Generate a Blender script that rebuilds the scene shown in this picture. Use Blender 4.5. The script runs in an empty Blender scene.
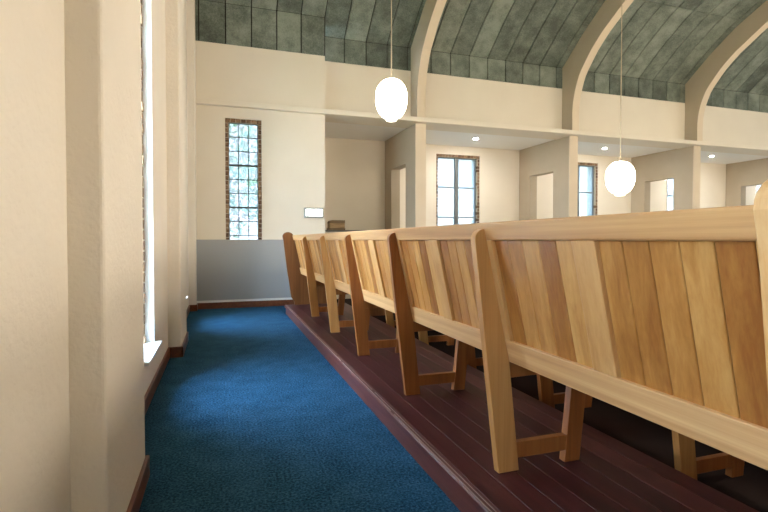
import bpy, bmesh, math, random
from mathutils import Vector, Matrix
random.seed(7)
S = bpy.context.scene
COL = S.collection
H = 0.98            # eye height above the carpet
PLAT = 0.118        # platform height
TIER = -0.082       # lower floor in front of the platform
BAY = 3.09

# ------------------------------------------------------------------ materials
def new_mat(name):
    m = bpy.data.materials.new(name); m.use_nodes = True
    nt = m.node_tree; nt.nodes.clear()
    out = nt.nodes.new('ShaderNodeOutputMaterial')
    b = nt.nodes.new('ShaderNodeBsdfPrincipled')
    nt.links.new(b.outputs[0], out.inputs[0])
    return m, nt, b, out

def N(nt, kind, **kw):
    n = nt.nodes.new('ShaderNode' + kind)
    for k, v in kw.items():
        if k in n.inputs.keys(): n.inputs[k].default_value = v
        else: setattr(n, k, v)
    return n

def coords(nt, scale=(1, 1, 1), which='Object', rot=(0, 0, 0)):
    tc = N(nt, 'TexCoord'); mp = N(nt, 'Mapping')
    mp.inputs['Scale'].default_value = scale
    mp.inputs['Rotation'].default_value = rot
    nt.links.new(tc.outputs[which], mp.inputs[0])
    return mp.outputs[0]

def ramp(nt, fac, stops):
    r = N(nt, 'ValToRGB')
    els = r.color_ramp.elements
    while len(els) < len(stops): els.new(0.5)
    for e, (p, c) in zip(els, stops):
        e.position = p; e.color = (*c, 1)
    nt.links.new(fac, r.inputs[0])
    return r.outputs[0]

def bump(nt, b, h, strength, dist=0.01):
    n = N(nt, 'Bump', Strength=strength, Distance=dist)
    nt.links.new(h, n.inputs['Height']); nt.links.new(n.outputs[0], b.inputs['Normal'])

def plain(name, col, rough=0.5, metal=0.0, emit=None, strength=0):
    m, nt, b, o = new_mat(name)
    b.inputs['Base Color'].default_value = (*col, 1)
    b.inputs['Roughness'].default_value = rough
    b.inputs['Metallic'].default_value = metal
    if emit:
        b.inputs['Emission Color'].default_value = (*emit, 1)
        b.inputs['Emission Strength'].default_value = strength
    return m

def plaster(name, col, var=0.04, bs=0.25, scale=60):
    m, nt, b, o = new_mat(name)
    v = coords(nt)
    big = N(nt, 'TexNoise', Scale=2.2, Detail=3.0); nt.links.new(v, big.inputs['Vector'])
    fine = N(nt, 'TexNoise', Scale=float(scale), Detail=5.0, Roughness=0.6); nt.links.new(v, fine.inputs['Vector'])
    lo = tuple(max(0, c - var) for c in col); hi = tuple(min(1, c + var) for c in col)
    nt.links.new(ramp(nt, big.outputs[0], [(0.35, lo), (0.65, hi)]), b.inputs['Base Color'])
    b.inputs['Roughness'].default_value = 0.75
    bump(nt, b, fine.outputs[0], bs, 0.006)
    return m

def oak(name, scale, dark, mid, light, rough=0.36, island=0.55):
    """varnished wood; scale stretches the grain, each separate board gets its own tone"""
    m, nt, b, o = new_mat(name)
    v = coords(nt, scale)
    geo = N(nt, 'NewGeometry')
    off = N(nt, 'VectorMath', operation='SCALE'); off.inputs['Scale'].default_value = 13.0
    comb = N(nt, 'CombineXYZ')
    for i in range(3): nt.links.new(geo.outputs['Random Per Island'], comb.inputs[i])
    nt.links.new(comb.outputs[0], off.inputs[0])
    add = N(nt, 'VectorMath', operation='ADD'); nt.links.new(v, add.inputs[0]); nt.links.new(off.outputs[0], add.inputs[1])
    n1 = N(nt, 'TexNoise', Scale=1.0, Detail=6.0, Roughness=0.62, Distortion=0.6); nt.links.new(add.outputs[0], n1.inputs['Vector'])
    n2 = N(nt, 'TexNoise', Scale=6.5, Detail=4.0, Roughness=0.6); nt.links.new(add.outputs[0], n2.inputs['Vector'])
    mx = N(nt, 'Math', operation='MULTIPLY_ADD'); mx.inputs[1].default_value = 0.24
    nt.links.new(n2.outputs[0], mx.inputs[0])
    sc = N(nt, 'Math', operation='MULTIPLY'); sc.inputs[1].default_value = 0.78
    nt.links.new(n1.outputs[0], sc.inputs[0]); nt.links.new(sc.outputs[0], mx.inputs[2])
    isl = N(nt, 'Math', operation='MULTIPLY_ADD'); isl.inputs[1].default_value = island * 0.42; isl.inputs[2].default_value = -island * 0.21
    nt.links.new(geo.outputs['Random Per Island'], isl.inputs[0])
    sm = N(nt, 'Math', operation='ADD'); nt.links.new(mx.outputs[0], sm.inputs[0]); nt.links.new(isl.outputs[0], sm.inputs[1])
    nt.links.new(ramp(nt, sm.outputs[0], [(0.28, dark), (0.5, mid), (0.74, light)]), b.inputs['Base Color'])
    b.inputs['Roughness'].default_value = rough
    bump(nt, b, n2.outputs[0], 0.12, 0.003)
    return m

M = {}
M['cream'] = plaster('cream_plaster', (0.85, 0.79, 0.70), 0.015, 0.8, 38)
M['cream_smooth'] = plaster('smooth_cream_paint', (0.80, 0.735, 0.62), 0.012, 0.04)
M['white'] = plain('white_paint', (0.86, 0.85, 0.82), 0.45)
M['taupe'] = plaster('taupe_paint_and_shade', (0.47, 0.395, 0.29), 0.012, 0.05)  # darker tone; on the rib sides it puts shade into the colour
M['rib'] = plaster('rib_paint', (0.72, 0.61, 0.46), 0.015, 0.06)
M['dado'] = plain('grey_gloss_paint', (0.36, 0.365, 0.36), 0.28)
M['skirting'] = oak('mahogany_skirting', (30, 3, 30), (0.07, 0.019, 0.008), (0.15, 0.046, 0.018), (0.23, 0.08, 0.03), 0.35, 0.2)
# bench woods (grain along z for uprights and boards, along y for rails)
M['oak_board'] = oak('oak_boards', (17, 17, 0.45), (0.25, 0.082, 0.015), (0.40, 0.168, 0.038), (0.56, 0.29, 0.09), 0.34, 0.85)
M['oak_stile'] = oak('oak_stiles', (17, 17, 0.45), (0.40, 0.17, 0.052), (0.52, 0.265, 0.092), (0.62, 0.355, 0.145), 0.36, 0.2)
M['oak_rail'] = oak('oak_rails', (24, 0.45, 24), (0.40, 0.185, 0.068), (0.55, 0.295, 0.118), (0.68, 0.41, 0.19), 0.36, 0.2)
M['oak_tan'] = oak('oak_tan_support', (17, 17, 0.45), (0.32, 0.13, 0.034), (0.47, 0.22, 0.065), (0.60, 0.33, 0.12), 0.38, 0.1)
M['oak_brown'] = oak('oak_brown_support', (17, 17, 0.45), (0.15, 0.043, 0.010), (0.25, 0.08, 0.018), (0.36, 0.14, 0.036), 0.36, 0.1)
M['gap_brown'] = plain('dark_brown_batten', (0.05, 0.02, 0.008), 0.7)
M['oak_dark'] = oak('oak_dark_end', (17, 17, 0.45), (0.10, 0.034, 0.010), (0.18, 0.066, 0.019), (0.28, 0.115, 0.036), 0.36, 0.1)
M['oak_end'] = oak('oak_pale_end', (17, 17, 0.45), (0.40, 0.17, 0.05), (0.55, 0.28, 0.10), (0.68, 0.42, 0.19), 0.36, 0.1)
M['deck'] = oak('mahogany_deck', (22, 1.6, 22), (0.022, 0.005, 0.0055), (0.05, 0.011, 0.0115), (0.09, 0.024, 0.022), 0.4, 0.7)
M['deck'].node_tree.nodes['Principled BSDF'].inputs['Specular IOR Level'].default_value = 0.3
M['riser'] = oak('mahogany_riser', (22, 1.6, 22), (0.055, 0.014, 0.011), (0.11, 0.030, 0.022), (0.17, 0.055, 0.038), 0.38, 0.3)
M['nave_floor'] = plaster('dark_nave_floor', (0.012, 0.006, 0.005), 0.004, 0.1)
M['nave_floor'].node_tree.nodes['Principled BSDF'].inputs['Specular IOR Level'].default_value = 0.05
M['worn'] = plain('worn_metal', (0.42, 0.33, 0.30), 0.35, 0.4)
M['lead'] = plain('dark_lead', (0.055, 0.065, 0.07), 0.5, 0.3)
M['steel'] = plain('grey_window_steel', (0.13, 0.15, 0.16), 0.45, 0.2)
M['cord'] = plain('cord_braid', (0.50, 0.42, 0.30), 0.7)
M['grey_frame'] = plain('grey_plastic', (0.36, 0.37, 0.35), 0.5)
M['dark_top'] = plain('dark_grey_laminate', (0.08, 0.08, 0.078), 0.4)
M['chrome'] = plain('chrome', (0.7, 0.7, 0.7), 0.2, 1.0)
M['globe'] = plain('lit_opal_glass', (0.9, 0.88, 0.82), 0.3, 0, (1.0, 0.86, 0.68), 15.0)
M['fill_globe'] = plain('fill_lit_opal_glass', (0.9, 0.88, 0.82), 0.3, 0, (1.0, 0.86, 0.67), 85.0)  # stronger glow for the added fill lamps out of view
M['spot'] = plain('downlight_lens', (0.9, 0.9, 0.9), 0.3, 0, (1.0, 0.97, 0.92), 1050.0)
M['sign'] = plain('lit_sign_face', (0.9, 0.95, 0.9), 0.3, 0, (0.93, 1.0, 0.93), 7.0)
M['box_brown'] = oak('box_dark_wood', (3, 20, 20), (0.07, 0.04, 0.014), (0.13, 0.08, 0.03), (0.2, 0.13, 0.055), 0.5, 0.2)
M['book_brown'] = oak('small_box_wood', (3, 20, 20), (0.16, 0.09, 0.035), (0.30, 0.19, 0.085), (0.48, 0.34, 0.18), 0.5, 0.5)

# carpet
m, nt, b, o = new_mat('blue_carpet'); M['carpet'] = m
v = coords(nt)
n1 = N(nt, 'TexNoise', Scale=95.0, Detail=4.0, Roughness=0.7); nt.links.new(v, n1.inputs['Vector'])
n2 = N(nt, 'TexNoise', Scale=7.0, Detail=3.0); nt.links.new(v, n2.inputs['Vector'])
ad = N(nt, 'Math', operation='MULTIPLY_ADD'); ad.inputs[1].default_value = 0.14
nt.links.new(n2.outputs[0], ad.inputs[0])
s2 = N(nt, 'Math', operation='MULTIPLY'); s2.inputs[1].default_value = 0.86
nt.links.new(n1.outputs[0], s2.inputs[0]); nt.links.new(s2.outputs[0], ad.inputs[2])
nt.links.new(ramp(nt, ad.outputs[0], [(0.40, (0.006, 0.030, 0.060)), (0.5, (0.017, 0.076, 0.145)), (0.60, (0.042, 0.138, 0.23))]), b.inputs['Base Color'])
b.inputs['Roughness'].default_value = 0.95
b.inputs['Specular IOR Level'].default_value = 0.1
bump(nt, b, n1.outputs[0], 0.8, 0.008)

# wood-wool ceiling boards
m, nt, b, o = new_mat('grey_green_ceiling_board'); M['board'] = m
v = coords(nt); geo = N(nt, 'NewGeometry')
n1 = N(nt, 'TexNoise', Scale=3.5, Detail=5.0, Roughness=0.65); nt.links.new(v, n1.inputs['Vector'])
n2 = N(nt, 'TexNoise', Scale=55.0, Detail=4.0, Roughness=0.7); nt.links.new(v, n2.inputs['Vector'])
a1 = N(nt, 'Math', operation='MULTIPLY_ADD'); a1.inputs[1].default_value = 0.4; nt.links.new(n2.outputs[0], a1.inputs[0])
a2 = N(nt, 'Math', operation='MULTIPLY'); a2.inputs[1].default_value = 0.6; nt.links.new(n1.outputs[0], a2.inputs[0]); nt.links.new(a2.outputs[0], a1.inputs[2])
a3 = N(nt, 'Math', operation='MULTIPLY_ADD'); a3.inputs[1].default_value = 0.16; a3.inputs[2].default_value = -0.08
nt.links.new(geo.outputs['Random Per Island'], a3.inputs[0])
a4 = N(nt, 'Math', operation='ADD'); nt.links.new(a1.outputs[0], a4.inputs[0]); nt.links.new(a3.outputs[0], a4.inputs[1])
nt.links.new(ramp(nt, a4.outputs[0], [(0.36, (0.085, 0.102, 0.085)), (0.5, (0.165, 0.195, 0.163)), (0.64, (0.27, 0.31, 0.26))]), b.inputs['Base Color'])
b.inputs['Roughness'].default_value = 0.9
bump(nt, b, n2.outputs[0], 0.5, 0.006)
M['joint'] = plain('dark_joint', (0.022, 0.022, 0.018), 0.9)

# brick
m, nt, b, o = new_mat('brown_brick'); M['brick'] = m
v = coords(nt); geo = N(nt, 'NewGeometry')
n1 = N(nt, 'TexNoise', Scale=40.0, Detail=4.0); nt.links.new(v, n1.inputs['Vector'])
a1 = N(nt, 'Math', operation='ADD'); nt.links.new(n1.outputs[0], a1.inputs[0])
a2 = N(nt, 'Math', operation='MULTIPLY_ADD'); a2.inputs[1].default_value = 0.35; a2.inputs[2].default_value = -0.17
nt.links.new(geo.outputs['Random Per Island'], a2.inputs[0]); nt.links.new(a2.outputs[0], a1.inputs[1])
nt.links.new(ramp(nt, a1.outputs[0], [(0.3, (0.10, 0.055, 0.03)), (0.5, (0.20, 0.115, 0.06)), (0.7, (0.33, 0.22, 0.13))]), b.inputs['Base Color'])
b.inputs['Roughness'].default_value = 0.85
M['mortar'] = plain('pale_mortar', (0.48, 0.42, 0.34), 0.9)

# lightly obscured, faintly tinted leaded glass
def glass(name, stops, trans=0.5):
    m, nt, b, o = new_mat(name); nt.nodes.remove(b)
    v = coords(nt, (1, 1, 1))
    n1 = N(nt, 'TexNoise', Scale=7.0, Detail=3.0, Roughness=0.6); nt.links.new(v, n1.inputs['Vector'])
    c = ramp(nt, n1.outputs[0], stops)
    tr = N(nt, 'BsdfTransparent'); tl = N(nt, 'BsdfTranslucent'); gl = N(nt, 'BsdfGlossy', Roughness=0.15)
    nt.links.new(c, tr.inputs[0]); nt.links.new(c, tl.inputs[0])
    m1 = N(nt, 'MixShader', Fac=trans); nt.links.new(tr.outputs[0], m1.inputs[1]); nt.links.new(tl.outputs[0], m1.inputs[2])
    m2 = N(nt, 'MixShader', Fac=0.04); nt.links.new(m1.outputs[0], m2.inputs[1]); nt.links.new(gl.outputs[0], m2.inputs[2])
    nt.links.new(m2.outputs[0], o.inputs[0])
    return m
M['glass_tint'] = glass('mottled_leaded_glass', [(0.33, (0.21, 0.245, 0.255)), (0.45, (0.25, 0.26, 0.26)), (0.55, (0.25, 0.24, 0.258)), (0.66, (0.215, 0.25, 0.225))], 0.45)
M['glass_clear'] = glass('obscured_white_glass', [(0.3, (0.95, 0.97, 1.0)), (0.7, (0.98, 0.99, 1.0))], 0.08)
M['glass_dim'] = glass('obscured_dim_glass', [(0.3, (0.62, 0.64, 0.66)), (0.7, (0.64, 0.66, 0.68))], 0.1)
M['glass_grey'] = glass('obscured_grey_glass', [(0.3, (0.21, 0.225, 0.235)), (0.7, (0.235, 0.245, 0.25))], 0.4)

m, nt, b, o = new_mat('leafy_green'); M['leaf'] = m
geo = N(nt, 'NewGeometry')
nt.links.new(ramp(nt, geo.outputs['Random Per Island'], [(0, (0.10, 0.20, 0.05)), (0.6, (0.22, 0.36, 0.10)), (1, (0.38, 0.46, 0.18))]), b.inputs['Base Color'])
b.inputs['Roughness'].default_value = 0.6
M['bark'] = plain('bark', (0.12, 0.085, 0.06), 0.9)
m, nt, b, o = new_mat('lawn'); M['lawn'] = m
v = coords(nt); n1 = N(nt, 'TexNoise', Scale=4.0, Detail=6.0); nt.links.new(v, n1.inputs['Vector'])
nt.links.new(ramp(nt, n1.outputs[0], [(0.3, (0.06, 0.11, 0.03)), (0.7, (0.16, 0.22, 0.07))]), b.inputs['Base Color'])

# ------------------------------------------------------------------ mesh helpers
def box(bm, x0, x1, y0, y1, z0, z1):
    vs = [bm.verts.new((x, y, z)) for x in (x0, x1) for y in (y0, y1) for z in (z0, z1)]
    for f in ((0, 1, 3, 2), (4, 6, 7, 5), (0, 4, 5, 1), (2, 3, 7, 6), (0, 2, 6, 4), (1, 5, 7, 3)):
        bm.faces.new([vs[i] for i in f])

def prism(bm, poly, y0, y1):
    """polygon in x,z extruded along y"""
    a = [bm.verts.new((x, y0, z)) for x, z in poly]; c = [bm.verts.new((x, y1, z)) for x, z in poly]
    bm.faces.new(a); bm.faces.new(c[::-1])
    n = len(poly)
    for i in range(n):
        j = (i + 1) % n
        bm.faces.new((a[j], a[i], c[i], c[j]))

def prism_x(bm, poly, x0, x1):
    """polygon in y,z extruded along x"""
    a = [bm.verts.new((x0, y, z)) for y, z in poly]; c = [bm.verts.new((x1, y, z)) for y, z in poly]
    bm.faces.new(a); bm.faces.new(c[::-1])
    n = len(poly)
    for i in range(n):
        j = (i + 1) % n
        bm.faces.new((a[j], a[i], c[i], c[j]))

def lathe(bm, prof, cx=0, cy=0, seg=40):
    rings = []
    for r, z in prof:
        if r < 1e-5: rings.append([bm.verts.new((cx, cy, z))])
        else: rings.append([bm.verts.new((cx + r * math.cos(2 * math.pi * k / seg), cy + r * math.sin(2 * math.pi * k / seg), z)) for k in range(seg)])
    for a, c in zip(rings, rings[1:]):
        for k in range(seg):
            j = (k + 1) % seg
            if len(a) == 1 and len(c) == 1: continue
            if len(a) == 1: bm.faces.new((a[0], c[k], c[j]))
            elif len(c) == 1: bm.faces.new((a[k], c[0], a[j]))
            else: bm.faces.new((a[k], c[k], c[j], a[j]))

def tube(bm, p, q, r, seg=10):
    p, q = Vector(p), Vector(q); d = (q - p).normalized()
    u = d.orthogonal().normalized(); w = d.cross(u)
    A = [bm.verts.new(p + r * (u * math.cos(t) + w * math.sin(t))) for t in [2 * math.pi * k / seg for k in range(seg)]]
    B = [bm.verts.new(q + r * (u * math.cos(t) + w * math.sin(t))) for t in [2 * math.pi * k / seg for k in range(seg)]]
    for k in range(seg):
        j = (k + 1) % seg; bm.faces.new((A[k], A[j], B[j], B[k]))
    bm.faces.new(A[::-1]); bm.faces.new(B)

def obj(name, bm, mat, parent=None, bevel=0, smooth=False, loc=(0, 0, 0), seg=2):
    bmesh.ops.recalc_face_normals(bm, faces=bm.faces)
    if bevel:
        es = [e for e in bm.edges if len(e.link_faces) == 2 and e.calc_face_angle(0) > 0.5]
        bmesh.ops.bevel(bm, geom=es, offset=bevel, segments=seg, profile=0.5, affect='EDGES', clamp_overlap=True)
    me = bpy.data.meshes.new(name); bm.to_mesh(me); bm.free()
    if smooth:
        for p in me.polygons: p.use_smooth = True
    for mm in (mat if isinstance(mat, (list, tuple)) else [mat]): me.materials.append(mm)
    o = bpy.data.objects.new(name, me); COL.objects.link(o); o.location = loc
    if parent: o.parent = parent
    return o

def tag(o, label, cat, group=None):
    o['label'] = label; o['category'] = cat
    if group: o['group'] = group
    return o

def thing(name, label, cat, loc, rz=0, group=None):
    o = bpy.data.objects.new(name, None); COL.objects.link(o)
    o.location = loc; o.rotation_euler = (0, 0, rz); o.empty_display_size = 0.1
    return tag(o, label, cat, group)

def copy_tree(o, parent=None):
    c = o.copy(); COL.objects.link(c)
    if parent: c.parent = parent
    for ch in list(o.children): copy_tree(ch, c)
    return c

def struct(name, bm, mat, parent=None, label=None, cat=None, **kw):
    o = obj(name, bm, mat, parent, **kw); o['kind'] = 'structure'
    if label: o['label'] = label
    if cat: o['category'] = cat
    return o

def shape(f, *a):
    bm = bmesh.new(); f(bm, *a); return bm

def wall_mesh(u0, u1, z0, z1, holes, t, place):
    """solid wall with rectangular holes; place(u, d, z) -> xyz, d from 0 (inner face) to t"""
    us = sorted({u0, u1, *[h[0] for h in holes], *[h[1] for h in holes]})
    zs = sorted({z0, z1, *[h[2] for h in holes], *[h[3] for h in holes]})
    solid = lambda i, j: 0 <= i < len(us) - 1 and 0 <= j < len(zs) - 1 and not any(
        h[0] - 1e-6 <= us[i] and us[i + 1] <= h[1] + 1e-6 and h[2] - 1e-6 <= zs[j] and zs[j + 1] <= h[3] + 1e-6 for h in holes)
    bm = bmesh.new()
    V = {}
    def v(i, d, j):
        k = (i, d, j)
        if k not in V: V[k] = bm.verts.new(place(us[i], d * t, zs[j]))
        return V[k]
    for i in range(len(us) - 1):
        for j in range(len(zs) - 1):
            if not solid(i, j): continue
            for d in (0, 1): bm.faces.new((v(i, d, j), v(i + 1, d, j), v(i + 1, d, j + 1), v(i, d, j + 1)))
            if not solid(i - 1, j): bm.faces.new((v(i, 0, j), v(i, 1, j), v(i, 1, j + 1), v(i, 0, j + 1)))
            if not solid(i + 1, j): bm.faces.new((v(i + 1, 0, j), v(i + 1, 1, j), v(i + 1, 1, j + 1), v(i + 1, 0, j + 1)))
            if not solid(i, j - 1): bm.faces.new((v(i, 0, j), v(i, 1, j), v(i + 1, 1, j), v(i + 1, 0, j)))
            if not solid(i, j + 1): bm.faces.new((v(i, 0, j + 1), v(i, 1, j + 1), v(i + 1, 1, j + 1), v(i + 1, 0, j + 1)))
    return bm

# ------------------------------------------------------------------ shell measures
XR = 16.6                      # right end wall of the nave
YN = -1.2                      # near wall
LEDGE0, LEDGE1 = H + 1.94, H + 2.015
AISLE_B = 9.23                 # aisle back wall
YC = 3.3                       # ridge
# vault boards, (y, z above the eye)
WEB = [(7.82, 2.868), (7.82, 3.26), (7.29, 3.675), (6.78, 4.01), (6.27, 4.25), (5.7, 4.47), (5.1, 4.64), (4.3, 4.78), (3.3, 4.83)]
WEB_LEFT = [(7.59, 2.86), (7.59, 3.455), (7.29, 3.675)] + WEB[3:]
INTR = [(7.53, 2.015), (7.53, 2.40), (7.49, 2.66), (7.41, 2.88), (7.33, 3.03), (7.18, 3.20), (7.05, 3.34), (6.80, 3.54), (6.62, 3.65),
        (6.35, 3.81), (6.10, 3.94), (5.60, 4.15), (5.0, 4.33), (4.3, 4.46), (3.3, 4.51)]
def mirrored(p): return p + [(2 * YC - y, z) for y, z in p[-2::-1]]

# ---- floors
bm = bmesh.new(); box(bm, -0.9, 0.82, YN, 7.5, -0.15, 0.0); box(bm, 0.80, 1.62, 6.58, 7.5, -0.15, 0.0)
struct('floor', bm, M['carpet'], label='dark blue carpet of the aisle beside the left wall', cat='carpet')
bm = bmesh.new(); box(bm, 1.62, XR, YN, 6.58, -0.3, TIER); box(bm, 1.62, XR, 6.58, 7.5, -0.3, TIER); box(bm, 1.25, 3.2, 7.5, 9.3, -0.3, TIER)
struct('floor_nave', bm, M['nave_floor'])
bm = shape(box, 3.2, XR, 7.5, 9.3, -0.3, TIER); struct('floor_aisle', bm, M['white'])
pl = bmesh.new()
box(pl, 0.816, 1.62, YN, 6.58, -0.12, PLAT - 0.02)
platform = struct('platform', pl, M['riser'], label='low dark red timber platform under the long pew', cat='platform')
bm = bmesh.new(); x = 0.838
while x < 1.615:
    x1 = min(x + 0.098, 1.62); box(bm, x, x1 - 0.0015, YN, 6.58, PLAT - 0.02, PLAT); x = x1
obj('floorboards', bm, M['deck'], platform, bevel=0.0015, seg=1)
bm = bmesh.new(); prism(bm, [(0.8, PLAT - 0.03), (0.8, PLAT - 0.008), (0.804, PLAT - 0.001), (0.81, PLAT), (0.8365, PLAT), (0.8365, PLAT - 0.03)], YN, 6.582)
obj('nosing', bm, M['riser'], platform)
bm = bmesh.new()
for xx, w in ((0.8085, 0.004), (0.8225, 0.0025)):
    y = YN
    while y < 6.5:
        L = random.uniform(0.35, 1.0); box(bm, xx - w / 2, xx + w / 2, y, min(y + L, 6.57), PLAT - 0.001, PLAT + 0.0012); y += L + random.choice((0, 0, 0.02, 0.05))
obj('edge_strip', bm, M['worn'], platform)
bm = bmesh.new(); box(bm, -40, 45, -40, 45, -0.6, -0.35)
struct('ground', bm, M['lawn'])

# ---- left wall with its piers and two tall windows
W_L = -0.42
bm = wall_mesh(YN - 0.3, 7.9, -0.15, 6.1, [(0.25, 0.79, 0.29, 3.25), (2.99, 3.53, 0.29, 3.25), (5.75, 6.29, 0.29, 3.25)], 0.36, lambda u, d, z: (W_L - d, u, z))
wall_left = struct('wall_left', bm, M['cream'], label='cream rough plaster wall on the left with shallow piers', cat='wall')
def pier(y0, y1, x, name='pier'):
    bm = bmesh.new(); box(bm, W_L - 0.05, x, y0, y1, -0.01, 5.6)
    return obj(name, bm, M['cream'], wall_left, bevel=0.012, seg=3)
pier(1.51, 2.21, -0.30); pier(4.42, 5.10, -0.318); pier(7.22, 7.58, -0.325)
bm = shape(box, W_L - 0.05, -0.389, 0.90, 1.53, -0.01, 5.6); obj('thickening', bm, M['cream'], wall_left)
# skirting boards along the left wall
def skirt(name, segs):
    bm = bmesh.new()
    for s in segs: box(bm, *s, 0.0, 0.088)
    return struct(name, bm, M['skirting'], bevel=0.004)
skirt('baseboard_left', [(W_L - 0.01, -0.372, YN, 1.51), (-0.31, -0.286, 1.495, 2.225), (W_L - 0.01, -0.286, 1.494, 1.51), (W_L - 0.01, -0.286, 2.21, 2.226),
                         (W_L - 0.01, W_L + 0.014, 2.22, 4.42), (W_L - 0.01, -0.304, 4.404, 4.42), (-0.325, -0.304, 4.404, 5.11), (W_L - 0.01, -0.304, 5.10, 5.116),
                         (W_L - 0.01, W_L + 0.014, 5.11, 7.22), (W_L - 0.01, -0.311, 7.204, 7.22), (-0.33, -0.311, 7.204, 7.40)])

# ---- far left wall block, its window, dado
bm = wall_mesh(-0.85, 1.55, -0.15, LEDGE0 + 0.02, [(0.072, 0.590, 0.60, H + 1.785)], 0.36, lambda u, d, z: (u, 7.55 + d, z))
struct('wall_far', bm, M['cream_smooth'], label='cream far wall with the narrow leaded window', cat='wall')
bm = shape(box, -0.85, 1.558, 7.59, 7.95, LEDGE1 - 0.01, H + 2.865); struct('wall_far_upper', bm, M['cream_smooth'])
bm = shape(box, 1.5, XR, 7.82, 7.99, LEDGE1 - 0.01, H + 2.875); struct('wall_nave_upper', bm, M['cream_smooth'])
bm = bmesh.new(); box(bm, -0.42, 1.549, 7.40, 7.56, 0.0, H + 0.005)
struct('trim_1', bm, M['dado'], label='grey painted boxed dado below the far leaded window', cat='dado', bevel=0.004)
bm = shape(box, -0.33, 1.549, 7.388, 7.41, 0.088, 0.118); struct('trim_2', bm, M['white'])
bm = shape(box, -0.33, 1.549, 7.380, 7.41, 0.0, 0.088); struct('baseboard_far', bm, M['skirting'], bevel=0.003)
bm = shape(box, -0.35, XR, 7.465, 7.99, LEDGE0, LEDGE1); struct('trim_3', bm, M['cream_smooth'], bevel=0.006, label='thin cream ledge running along the far wall above the bays', cat='ledge')

# ---- side aisle behind the far arcade
bm = shape(box, 1.5, XR, 7.62, AISLE_B + 0.3, LEDGE0 + 0.012, LEDGE0 + 0.07)
struct('ceiling_aisle', bm, M['white'])
bm = shape(box, 1.22, 1.55, 7.85, AISLE_B + 0.3, -0.15, LEDGE0 + 0.02); struct('wall_aisle_end', bm, M['cream_smooth'])
bay_win = [(4.205 + BAY * k, 5.215 + BAY * k) for k in range(4)]
bm = wall_mesh(1.25, XR, -0.3, LEDGE0 + 0.1, [(a, c, 0.75, H + 1.775) for a, c in bay_win], 0.36, lambda u, d, z: (u, AISLE_B + d, z))
struct('wall_aisle', bm, M['cream_smooth'], label='cream outer wall of the side aisle with steel windows', cat='wall')
names = ['first', 'second', 'third', 'fourth']
for k in range(4):
    X = 3.093 + BAY * k
    bm = wall_mesh(7.615, AISLE_B + 0.02, -0.3, LEDGE0 + 0.02, [(8.08, 8.84, -0.3, H + 1.345)], 0.175, lambda u, d, z: (X + d, u, z))
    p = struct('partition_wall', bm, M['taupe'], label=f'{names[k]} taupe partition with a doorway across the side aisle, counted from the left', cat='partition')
    bm = shape(box, X - 0.006, X + 0.181, 7.60, 7.618, -0.3, LEDGE0 + 0.005)
    obj('pier_face', bm, M['rib'], p)

# ---- other enclosing walls (right end, near side)
bm = wall_mesh(YN - 0.3, AISLE_B + 0.4, -0.3, 6.2, [(-0.7 + 2.8 * k, 1.7 + 2.8 * k, 0.8, 5.0) for k in range(3)], 0.3, lambda u, d, z: (XR + d, u, z))
struct('wall_right', bm, M['cream_smooth'])
bm = wall_mesh(W_L - 0.36, XR + 0.3, -0.3, H + 3.0, [], 0.3, lambda u, d, z: (u, YN - d, z))
struct('wall_near', bm, M['cream_smooth'])

# ---- vaulted ceiling: boards with open joints over a dark backing
def polyline_cut(p, ycut):
    """split the profile where it passes y = ycut (first time)"""
    for i in range(len(p) - 1):
        (y0, z0), (y1, z1) = p[i], p[i + 1]
        if y0 >= ycut > y1:
            t = (y0 - ycut) / (y0 - y1); q = (ycut, z0 + t * (z1 - z0))
            return p[:i + 1] + [q], [q] + p[i + 1:]
    return p, []
def offset(p, d):
    r = []
    for i, (y, z) in enumerate(p):
        a = p[max(i - 1, 0)]; c = p[min(i + 1, len(p) - 1)]
        ty, tz = c[0] - a[0], c[1] - a[1]; L = math.hypot(ty, tz)
        r.append((y + tz / L * d, z - ty / L * d))
    return r
def shrink(p, g):
    p = list(p)
    for a, c in ((0, 1), (-1, -2)):
        (y0, z0), (y1, z1) = p[a], p[c]; L = math.hypot(y1 - y0, z1 - z0)
        p[a] = (y0 + (y1 - y0) / L * g, z0 + (z1 - z0) / L * g)
    return p
def strip(bm, p, x0, x1, t):
    q = offset(p, t)
    R = [[bm.verts.new((x, y, H + z)) for (y, z) in (p[i], q[i]) for x in (x0, x1)] for i in range(len(p))]
    for a, c in zip(R, R[1:]):
        bm.faces.new((a[0], a[1], c[1], c[0])); bm.faces.new((a[2], c[2], c[3], a[3]))
        bm.faces.new((a[0], c[0], c[2], a[2])); bm.faces.new((a[1], a[3], c[3], c[1]))
    for a in (R[0], R[-1]): bm.faces.new((a[0], a[1], a[3], a[2]))
bm = bmesh.new()
def course(prof, x0, x1):
    parts, rest = [], prof
    for yc in (6.62, 4.6, 2.0, 0.0):
        a, rest2 = polyline_cut(rest, yc)
        if rest2: parts.append(a); rest = rest2
    parts.append(rest)
    # vertical foot course is a board of its own
    first = parts[0]; parts = [first[:2], first[1:]] + parts[1:]
    for i, p in enumerate(parts): strip(bm, shrink(p, 0.004 if i else 0.002), x0 + 0.009, x1 - 0.009, 0.028)
full, full_left = mirrored(WEB), WEB_LEFT + [(2 * YC - y, z) for y, z in WEB[-2::-1]]
ribs = [3.085 + BAY * k for k in range(5)]
x = 1.56
while x > -0.42: course(full_left, max(x - 0.368, -0.43), x); x -= 0.368
x0 = 1.56
for X in ribs:
    x = x0
    while x < X - 0.02: course(full, x, min(x + 0.368, X + 0.03)); x += 0.368
    x0 = X + 0.01
ceiling = struct('ceiling', bm, M['board'], label='grey green boarded vault between the arched ribs', cat='ceiling')
bm = bmesh.new()
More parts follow.
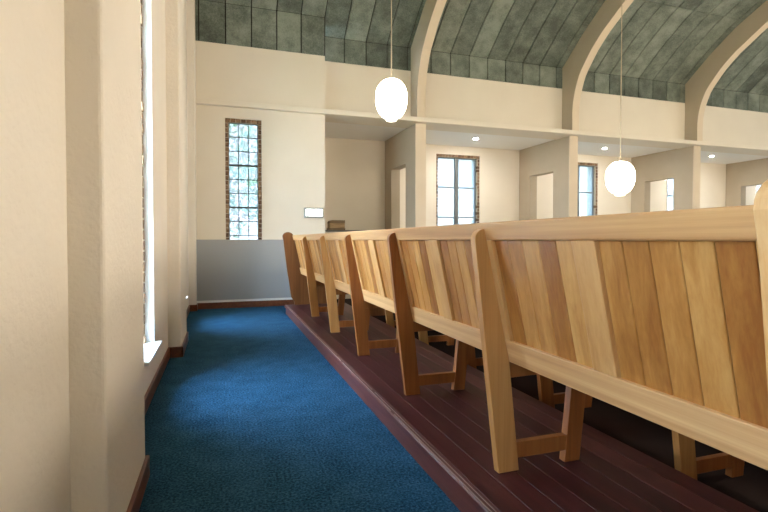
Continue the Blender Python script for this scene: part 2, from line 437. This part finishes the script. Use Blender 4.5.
strip(bm, offset(full, 0.03), 1.3, XR + 0.3, 0.06); strip(bm, offset(full_left, 0.03), -0.85, 1.57, 0.06)
obj('joint_backing', bm, M['joint'], ceiling)

def resample(p, n):
    L = [0]
    for a, c in zip(p, p[1:]): L.append(L[-1] + math.hypot(c[0] - a[0], c[1] - a[1]))
    r = []
    for k in range(n + 1):
        s = L[-1] * k / n; i = max(j for j in range(len(p) - 1) if L[j] <= s + 1e-9)
        t = (s - L[i]) / max(L[i + 1] - L[i], 1e-9)
        r.append((p[i][0] + t * (p[i + 1][0] - p[i][0]), p[i][1] + t * (p[i + 1][1] - p[i][1])))
    return r
def catmull(p, k=5):
    P = [p[0]] + p + [p[-1]]; r = []
    for i in range(1, len(P) - 2):
        for s in range(k):
            t = s / k; q = []
            for d in (0, 1):
                a, b_, c, e = (P[i + o][d] for o in (-1, 0, 1, 2))
                q.append(0.5 * (2 * b_ + (c - a) * t + (2 * a - 5 * b_ + 4 * c - e) * t * t + (3 * b_ - a - 3 * c + e) * t ** 3))
            r.append(tuple(q))
    return r + [p[-1]]
inn = resample(catmull(mirrored(INTR)), 90)
extp = [(7.84, 2.015)] + [(y + 0.02 if y > YC else y - 0.02, z + 0.02) for y, z in full] + [(2 * YC - 7.84, 2.015)]
out_ = resample(extp, 90)
rn = ['first', 'second', 'third', 'fourth', 'fifth']
for k, X in enumerate(ribs):
    bm = bmesh.new(); x0, x1 = X, X + 0.15
    R = [[bm.verts.new((x, y, H + z)) for (y, z) in (inn[i], out_[i]) for x in (x0, x1)] for i in range(91)]
    for a, c in zip(R, R[1:]):
        bm.faces.new((a[0], a[1], c[1], c[0])); bm.faces.new((a[2], c[2], c[3], a[3]))
        bm.faces.new((a[0], c[0], c[2], a[2])); bm.faces.new((a[1], a[3], c[3], c[1]))
    for a in (R[0], R[-1]): bm.faces.new((a[0], a[1], a[3], a[2]))
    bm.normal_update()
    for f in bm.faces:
        if abs(f.normal.x) > 0.7: f.material_index = 1  # side faces coloured darker to stand in for shade
    struct('arch_rib', bm, [M['rib'], M['taupe']], label=f'{rn[k]} arched ceiling rib counted from the left, painted tan, its sides darkened as shade', cat='rib')

# ---- windows ---------------------------------------------------------------
def window(n, loc, rz, w, h, cols, rows, mid_bar, brick_w, depth, tint, fine, label, thick_every=3, jamb=None):
    """local x along the wall, y outwards, z up from the sill"""
    r = bpy.data.objects.new(f'window_{n}', None); COL.objects.link(r)
    r.location = loc; r.rotation_euler = (0, 0, rz); r['kind'] = 'structure'; r['label'] = label; r['category'] = 'window'
    rnd = random.Random(n)
    bm = bmesh.new(); d0, d1 = depth
    nb = int(h / 0.068)
    for i in range(nb):
        z = i * h / nb
        for s in (0, 1):
            e = brick_w + rnd.uniform(-0.006, 0.006)
            xa, xb = (0.001, e) if s == 0 else (w - e, w - 0.001)
            box(bm, xa, xb, d0 + rnd.uniform(-0.004, 0.004), d1, z + 0.005, z + h / nb - 0.005)
    nt_ = int(w / 0.07)
    for i in range(nt_):
        box(bm, i * w / nt_ + 0.004, (i + 1) * w / nt_ - 0.004, d0, d1, h - brick_w * 1.15, h - 0.001)
    surround = obj('brick_surround', bm, M['brick'], r)
    bm = bmesh.new()
    box(bm, 0.001, brick_w + 0.003, d0 + 0.007, d1, 0, h); box(bm, w - brick_w - 0.003, w - 0.001, d0 + 0.007, d1, 0, h); box(bm, 0, w, d0 + 0.007, d1, h - brick_w * 1.15 - 0.003, h - 0.001)
    obj('mortar', bm, M['mortar'], surround)
    gx0, gx1, gz1 = brick_w, w - brick_w, h - brick_w * 1.1
    gy = (d0 + d1) / 2 + 0.01
    bm = bmesh.new(); t = 0.028 if mid_bar else 0.012
    for xx in (gx0 + t / 2, gx1 - t / 2): box(bm, xx - t / 2, xx + t / 2, gy - 0.02, gy + 0.02, 0, gz1)
    for zz in (t / 2, gz1 - t / 2): box(bm, gx0, gx1, gy - 0.02, gy + 0.02, zz - t / 2, zz + t / 2)
    if mid_bar: box(bm, w / 2 - 0.045, w / 2 + 0.045, gy - 0.028, gy + 0.02, 0, gz1)
    obj('frame', bm, M['steel'], r)
    bm = bmesh.new(); row_h = 0.2083
    k = 1; 
    while gz1 - k * row_h > 0.02:
        zz = gz1 - k * row_h
        big = k % thick_every == 0
        if big or fine:
            hh = 0.013 if big else 0.0055
            box(bm, gx0, gx1, gy - (0.014 if big else 0.005), gy + 0.008, zz - hh, zz + hh)
        k += 1
    if fine:
        for c in range(1, cols):
            xx = gx0 + (gx1 - gx0) * c / cols
            box(bm, xx - 0.0055, xx + 0.0055, gy - 0.005, gy + 0.006, 0, gz1)
    obj('glazing_bars', bm, M['lead'] if fine else M['steel'], r)
    bm = bmesh.new(); box(bm, gx0, gx1, gy, gy + 0.004, 0, gz1)
    obj('glass', bm, M['glass_tint'] if tint else M['glass_dim'] if n == 11 else M['glass_grey'] if 4 <= n <= 10 else M['glass_clear'], r)
    # a portal only guides the daylight sampling through the opening
    L = bpy.data.lights.new('daylight_portal', 'AREA'); L.shape = 'RECTANGLE'; L.size = w; L.size_y = h; L.cycles.is_portal = True
    lo = bpy.data.objects.new('daylight_portal', L); COL.objects.link(lo); lo.parent = r
    lo.location = (w / 2, d1 + 0.05, h / 2); lo.rotation_euler = (math.radians(-90), 0, 0)
    return r

P2 = math.pi / 2
# left wall windows: local +x -> +y, local +y -> -x
window(1, (W_L, 2.99, 0.29), P2, 0.54, 2.96, 3, 14, False, 0.045, (0.053, 0.16), False, True, 'tall window in the left wall beyond the nearest pier, seen edge on')
window(2, (W_L, 5.75, 0.29), P2, 0.54, 2.96, 3, 14, False, 0.045, (0.053, 0.16), False, True, 'second tall window in the left wall, beyond the middle pier')
window(11, (W_L, 0.25, 0.29), P2, 0.54, 2.96, 3, 14, False, 0.045, (0.053, 0.16), False, True, 'tall window in the left wall beside the camera, out of the picture')
window(3, (0.072, 7.55, 0.60), 0, 0.518, H + 1.785 - 0.60, 3, 10, False, 0.045, (0.03, 0.13), True, True, 'tall narrow leaded window with brown brick surround in the far wall')
wl = ['left of the three bays with downlights', 'half hidden by the second pier', 'seen through the third doorway', 'seen through the fourth doorway']
for k, (a, c) in enumerate(bay_win):
    window(4 + k, (a, AISLE_B, 0.75), 0, c - a, H + 1.775 - 0.75, 2, 3, True, 0.045, (0.02, 0.17), False, False, 'steel window in the side aisle, ' + wl[k])
for k in range(3):
    window(8 + k, (XR, 1.7 + 2.8 * k, 0.8), -P2, 2.4, 4.2, 2, 3, True, 0.04, (0.02, 0.17), False, False, 'tall steel window in the right end wall of the nave, out of the picture')
for i, (ya, yb) in enumerate(((2.94, 3.575), (5.70, 6.335), (0.20, 0.835))):
    bm = shape(box, W_L - 0.10, W_L + 0.045, ya, yb, 0.29, 0.308)
    struct(f'trim_{4 + i}', bm, M['white'], bevel=0.003, label='white window sill of the ' + (('nearer', 'farther', 'unseen')[i]) + ' left window', cat='sill')
    bm = bmesh.new()   # white painted reveal lining
    for yy in ((ya + 0.05, ya + 0.053), (yb - 0.048, yb - 0.045)):
        box(bm, W_L - 0.053, W_L + 0.0005, yy[0], yy[1], 0.305, 3.25)
    struct(f'trim_{7 + i}', bm, M['white'])

# ------------------------------------------------------------------ long pew
def XF(z): return 0.91 - 0.22 * z          # aisle-side face of the panelled back (z from the eye)
OX, OY = 0.95, 3.5
def L2(pts): return [(x - OX, z + 0.862) for x, z in pts]
SUP = [1.562, 2.515, 3.49, 4.45, 5.455]
END0, END1 = 0.515, 6.545
pew = thing('church_pew', 'long oak pew with panelled back turned to the blue carpet aisle', 'pew', (OX, OY, PLAT + 0.0008), 0, 'oak pews on the platform')
def rail(z0, z1, t=0.026, off=0.0):
    return L2([(XF(z0) + off, z0), (XF(z1) + off, z1), (XF(z1) + off + t, z1), (XF(z0) + off + t, z0)])
ya, yb = END0 + 0.02, END1 - 0.02
bm = bmesh.new(); prism(bm, rail(-0.003, 0.062, 0.034), ya - OY, yb - OY); obj('top_rail', bm, M['oak_rail'], pew, bevel=0.007, seg=3)
bm = bmesh.new(); prism(bm, rail(-0.452, -0.366, 0.030), ya - OY, yb - OY); obj('bottom_rail', bm, M['oak_rail'], pew, bevel=0.004)
stops = [END0 + 0.02] + SUP + [END1 - 0.02]
for i, (a, c) in enumerate(zip(stops, stops[1:])):
    m_ = (a + c) / 2 if i else 1.07
    bm = bmesh.new(); prism(bm, rail(-0.3665, -0.0025), m_ - 0.0435 - OY, m_ + 0.0435 - OY); obj('stile', bm, M['oak_stile'], pew, bevel=0.003)
    lo_e, hi_e = a + (0.05 if i else 0.022), c - (0.032 if i < 5 else 0.02)
    for (p, q) in ((lo_e, m_ - 0.0435), (m_ + 0.0435, hi_e)):
        bm = bmesh.new(); n = 6 if (i == 0 and p < 1) else 5
        for k in range(n):
            y0, y1 = p + (q - p) * k / n, p + (q - p) * (k + 1) / n
            prism(bm, rail(-0.372, 0.002, 0.010, 0.013), y0 + 0.0009 - OY, y1 - 0.0009 - OY)
        obj('back_panel', bm, M['oak_board'], pew, bevel=0.0022, seg=1)
    bm = bmesh.new(); prism(bm, rail(-0.372, 0.002, 0.004, 0.0215), a - OY, c - OY); obj('panel_backing', bm, M['gap_brown'], pew)
for y in SUP:   # edge stiles beside each support
    bm = bmesh.new(); prism(bm, rail(-0.3665, -0.0025), y - 0.032 - OY, y + 0.05 - OY); obj('stile', bm, M['oak_stile'], pew, bevel=0.003)
# supports: leaning upright, bearer, foot stretcher, front leg
mats = ['oak_tan', 'oak_brown', 'oak_brown', 'oak_tan', 'oak_tan']
for y, mk in zip(SUP, mats):
    T0, T1 = y - OY, y + 0.034 - OY
    arc = []
    cx, cz, rx, rz = XF(0.0) - 0.001, -0.004, 0.044, 0.043
    for k in range(9):
        t = math.pi - k * (math.pi / 2) / 8
        arc.append((cx + rx * math.cos(t) - 0.006 * math.sin(t), cz + rz * math.sin(t)))
    poly = [(0.966, -0.862)] + [(0.907, -0.363)] + arc + [(XF(-0.363), -0.363), (XF(-0.455), -0.455), (1.053, -0.862)]
    bm = bmesh.new(); prism(bm, L2(poly), T0, T1); obj('support', bm, M[mk], pew, bevel=0.0025)
    bm = bmesh.new(); prism(bm, L2([(1.258, -0.862), (1.300, -0.452), (1.372, -0.452), (1.328, -0.862)]), T0, T1); obj('leg', bm, M['oak_brown'], pew, bevel=0.002)
    bm = bmesh.new(); prism(bm, L2([(1.040, -0.816), (1.266, -0.816), (1.270, -0.757), (1.030, -0.757)]), T0 + 0.003, T1 - 0.003); obj('stretcher', bm, M['oak_brown'], pew, bevel=0.002)
    bm = bmesh.new(); prism(bm, L2([(1.004, -0.512), (1.306, -0.506), (1.306, -0.452), (1.000, -0.452)]), T0 + 0.003, T1 - 0.003); obj('bearer', bm, M['oak_brown'], pew, bevel=0.002)
bm = bmesh.new(); prism(bm, L2([(1.022, -0.451), (1.022, -0.424), (1.385, -0.410), (1.395, -0.424), (1.385, -0.451)]), ya - OY, yb - OY); obj('seat', bm, M['oak_rail'], pew, bevel=0.004)
# shaped solid ends
def end_poly():
    pts = [(0.925, -0.862), (0.925, -0.82), (0.885, -0.76), (0.825, -0.36), (0.785, -0.02), (0.772, 0.045)]
    cx, cz, r = 0.842, 0.048, 0.070
    for k in range(1, 12):
        t = math.pi - k * math.pi / 12; pts.append((cx + r * math.cos(t), cz + 0.056 * math.sin(t)))
    pts += [(0.915, 0.04), (0.94, -0.06), (0.985, -0.15), (1.07, -0.20), (1.30, -0.215), (1.365, -0.225), (1.385, -0.26), (1.372, -0.31), (1.345, -0.36), (1.352, -0.45),
            (1.372, -0.70), (1.39, -0.80), (1.40, -0.862)]
    return pts
for y, mk in ((END0, 'oak_end'), (END1, 'oak_dark')):
    bm = bmesh.new(); s = 0.02
    prism(bm, L2(end_poly()), y - s - OY, y + s - OY); obj('end_panel', bm, M[mk], pew, bevel=0.004)
pew2 = copy_tree(pew)
pew2.location = (OX + 0.90, OY, TIER + 0.0008)
pew2['label'] = 'lower oak pew in front, only its foot and stretcher showing under the long pew'

for k, nm in ((2, 'third'), (3, 'fourth')):
    p = copy_tree(pew); p.location = (OX + 0.90 * k, OY, TIER + 0.0008)
    p['label'] = f'oak pew in the {nm} row from the aisle, hidden by the long pew'
# ------------------------------------------------------------------ lamps
def pendant(name, loc, w, h, label, top_z, lit='globe'):
    t = thing(name, label, 'pendant lamp', loc, 0, 'white glass pendant lamps')
    prof = []
    pts = [(0.0, 0.5), (0.10, 0.498), (0.20, 0.483), (0.28, 0.452), (0.36, 0.398), (0.42, 0.33), (0.462, 0.26), (0.488, 0.18), (0.5, 0.08), (0.5, 0.0), (0.492, -0.08), (0.475, -0.15), (0.45, -0.215), (0.415, -0.28), (0.37, -0.34), (0.31, -0.392), (0.245, -0.425), (0.19, -0.438), (0.175, -0.446), (0.17, -0.478), (0.16, -0.493), (0.14, -0.5), (0, -0.5)]
    bm = bmesh.new(); lathe(bm, [(r * w, z * h) for r, z in pts]); obj('glass_shade', bm, M[lit], t, smooth=True)
    bm = bmesh.new(); lathe(bm, [(0, h * 0.5 + 0.03), (0.012, h * 0.5 + 0.03), (0.022, h * 0.5 + 0.008), (0.03, h * 0.5 - 0.002), (0, h * 0.5 - 0.002)], seg=20); obj('cap', bm, M['cord'], t, smooth=True)
    bm = bmesh.new(); tube(bm, (0, 0, h * 0.5 + 0.025), (0, 0, top_z - loc[2]), 0.0055); obj('cord', bm, M['cord'], t)
    bm = bmesh.new(); lathe(bm, [(0, 0.0), (0.04, 0.0), (0.055, 0.03), (0, 0.03)], seg=20); obj('ceiling_rose', bm, M['cream_smooth'], t, loc=(0, 0, top_z - loc[2] - 0.02))
    return t
def web_z(y):
    f = full
    for (a, za), (c, zc) in zip(f, f[1:]):
        if a >= y >= c and a > c: return H + za + (zc - za) * (a - y) / (a - c)
pendant('pendant_lamp', (1.75, 5.0, H + 1.503), 0.340, 0.440, 'taller egg-shaped white lamp hanging before the grey bay on the left', web_z(5.0))
pendant('pendant_lamp', (4.845, 5.0, H + 0.785), 0.345, 0.430, 'rounder white lamp hanging lower, before the right-hand doorway', web_z(5.0))
# unseen lamps added as fill light for the nave, near row brighter
for X, Y, Z in ((7.94, 5.0, 1.5), (11.0, 5.0, 1.5), (3.4, 1.5, 1.2), (6.5, 1.5, 1.2), (9.6, 1.5, 1.2), (12.7, 1.5, 1.2)):
    pendant('pendant_lamp', (X, Y, H + Z), 0.357, 0.485, 'unseen white glass pendant lamp added to fill the nave with light', web_z(Y), 'fill_globe' if Y < 3 else 'globe')
dn = ['beside the left steel window', 'above the rounder pendant lamp', 'at the right end of the picture', 'of the bay beyond the picture']
for k in range(4):
    t = thing('downlight', 'small round recessed ceiling spot ' + dn[k], 'downlight', (4.68 + BAY * k, 8.45, LEDGE0 + 0.012), 0, 'recessed downlights in the aisle ceiling')
    bm = bmesh.new(); lathe(bm, [(0.040, -0.0005), (0.058, -0.0005), (0.058, -0.005), (0.043, -0.008), (0.040, -0.0005)], seg=28); obj('trim_ring', bm, M['white'], t, smooth=True)
    bm = bmesh.new(); lathe(bm, [(0, -0.009), (0.025, -0.008), (0.040, -0.004), (0.040, -0.0005), (0, -0.0005)], seg=28); obj('lens', bm, M['spot'], t)

# emergency light
t = thing('emergency_light', 'small white lit emergency light fixed to the wall near the corner', 'wall light', (1.365, 7.5505, H + 0.42))
bm = bmesh.new(); box(bm, -0.15, 0.15, -0.055, 0, -0.078, 0.078); obj('housing', bm, M['grey_frame'], t, bevel=0.012)
bm = bmesh.new(); box(bm, -0.122, 0.128, -0.064, -0.05, -0.048, 0.05); obj('diffuser', bm, M['sign'], t, bevel=0.006)

# counter in the grey bay with a wooden box on it
t = thing('counter', 'low dark-topped counter standing in the grey bay behind the pew', 'counter', (2.26, 8.85, TIER))
hc = H + 0.178 - TIER
bm = shape(box, -0.66, 0.66, -0.25, 0.30, 0.0, hc - 0.03); obj('carcass', bm, M['cream_smooth'], t, bevel=0.004)
bm = shape(box, -0.68, 0.68, -0.28, 0.32, hc - 0.03, hc); obj('countertop', bm, M['dark_top'], t, bevel=0.004)
for s in (-1, 1):
    bm = shape(box, min(0.01 * s, 0.64 * s), max(0.01 * s, 0.64 * s), -0.268, -0.25, 0.08, hc - 0.05); d = obj('door', bm, M['cream_smooth'], t, bevel=0.003)
    bm = shape(tube, (0.06 * s, -0.288, hc * 0.5), (0.06 * s, -0.288, hc * 0.5 + 0.12), 0.006); obj('handle', bm, M['chrome'], d)
t = thing('wooden_box', 'small brown wooden box with rounded left shoulder on the counter', 'box', (1.98, 8.70, H + 0.178 + 0.0005))
bm = shape(box, -0.145, 0.15, -0.11, 0.11, 0, 0.035); obj('base', bm, M['box_brown'], t, bevel=0.004)
bm = shape(box, -0.13, 0.145, -0.10, 0.10, 0.0352, 0.125); obj('body', bm, M['book_brown'], t, bevel=0.006)
bm = shape(prism, [(-0.135, 0.125), (-0.132, 0.145), (-0.118, 0.165), (-0.09, 0.176), (0.145, 0.176), (0.145, 0.125)], -0.11, 0.11); obj('lid', bm, M['box_brown'], t, bevel=0.003)

# ------------------------------------------------------------------ trees outside
def tree(loc, hgt, rad, label, seed):
    r = random.Random(seed)
    t = thing('tree', label, 'tree', loc, 0, 'trees outside the windows')
    bm = bmesh.new(); lathe(bm, [(0.16, -0.05), (0.12, hgt * 0.4), (0.05, hgt * 0.9), (0, hgt * 0.95)], seg=12); obj('trunk', bm, M['bark'], t, smooth=True)
    bm = bmesh.new()
    for _ in range(1500):
        d = Vector((r.gauss(0, 1), r.gauss(0, 1), r.gauss(0, 1))).normalized() * rad * r.random() ** 0.4
        c = Vector((d.x, d.y, hgt * 0.62 + d.z * 1.35))
        u = Vector((r.gauss(0, 1), r.gauss(0, 1), r.gauss(0, 1))).normalized(); w = u.orthogonal().normalized(); n = u.cross(w)
        s = r.uniform(0.05, 0.11)
        vs = [bm.verts.new(c + p) for p in (u * s, w * s * 0.5 + n * 0.01, -u * s, -w * s * 0.5 + n * 0.01)]
        bm.faces.new(vs)
    obj('foliage', bm, M['leaf'], t)
tree((-0.1, 12.6, -0.35), 4.6, 1.3, 'tree dimly seen through the far leaded window', 1)
tree((1.9, 15.0, -0.35), 5.2, 1.5, 'tree farther back outside the far leaded window', 2)

# ------------------------------------------------------------------ daylight
w = bpy.data.worlds.new('overcast_sky'); S.world = w; w.use_nodes = True
nt = w.node_tree; bg = nt.nodes['Background']
tc = nt.nodes.new('ShaderNodeTexCoord'); sp = nt.nodes.new('ShaderNodeSeparateXYZ'); nt.links.new(tc.outputs['Generated'], sp.inputs[0])
cr = nt.nodes.new('ShaderNodeValToRGB'); nt.links.new(sp.outputs[2], cr.inputs[0])
cr.color_ramp.elements[0].position = 0.0; cr.color_ramp.elements[0].color = (0.80, 0.90, 1.0, 1)
cr.color_ramp.elements[1].position = 0.7; cr.color_ramp.elements[1].color = (0.45, 0.70, 1.0, 1)
nt.links.new(cr.outputs[0], bg.inputs[0]); bg.inputs[1].default_value = 40.0

# ------------------------------------------------------------------ camera
F = 490.0; PITCH = math.radians(1.2); YAW = math.radians(18.43)
cd = bpy.data.cameras.new('camera'); cam = bpy.data.objects.new('camera', cd); COL.objects.link(cam)
cd.sensor_width = 36; cd.lens = 36 * F / 768; cd.clip_start = 0.02; cd.clip_end = 200
cd.shift_y = -(16 - F * math.tan(PITCH)) / 768
cam.location = (0, 0, H); cam.rotation_euler = (math.pi / 2 - PITCH, 0, -YAW)
S.camera = cam
S.view_settings.view_transform = 'Standard'; S.view_settings.look = 'None'
S.view_settings.exposure = 0.55; S.view_settings.gamma = 1.0
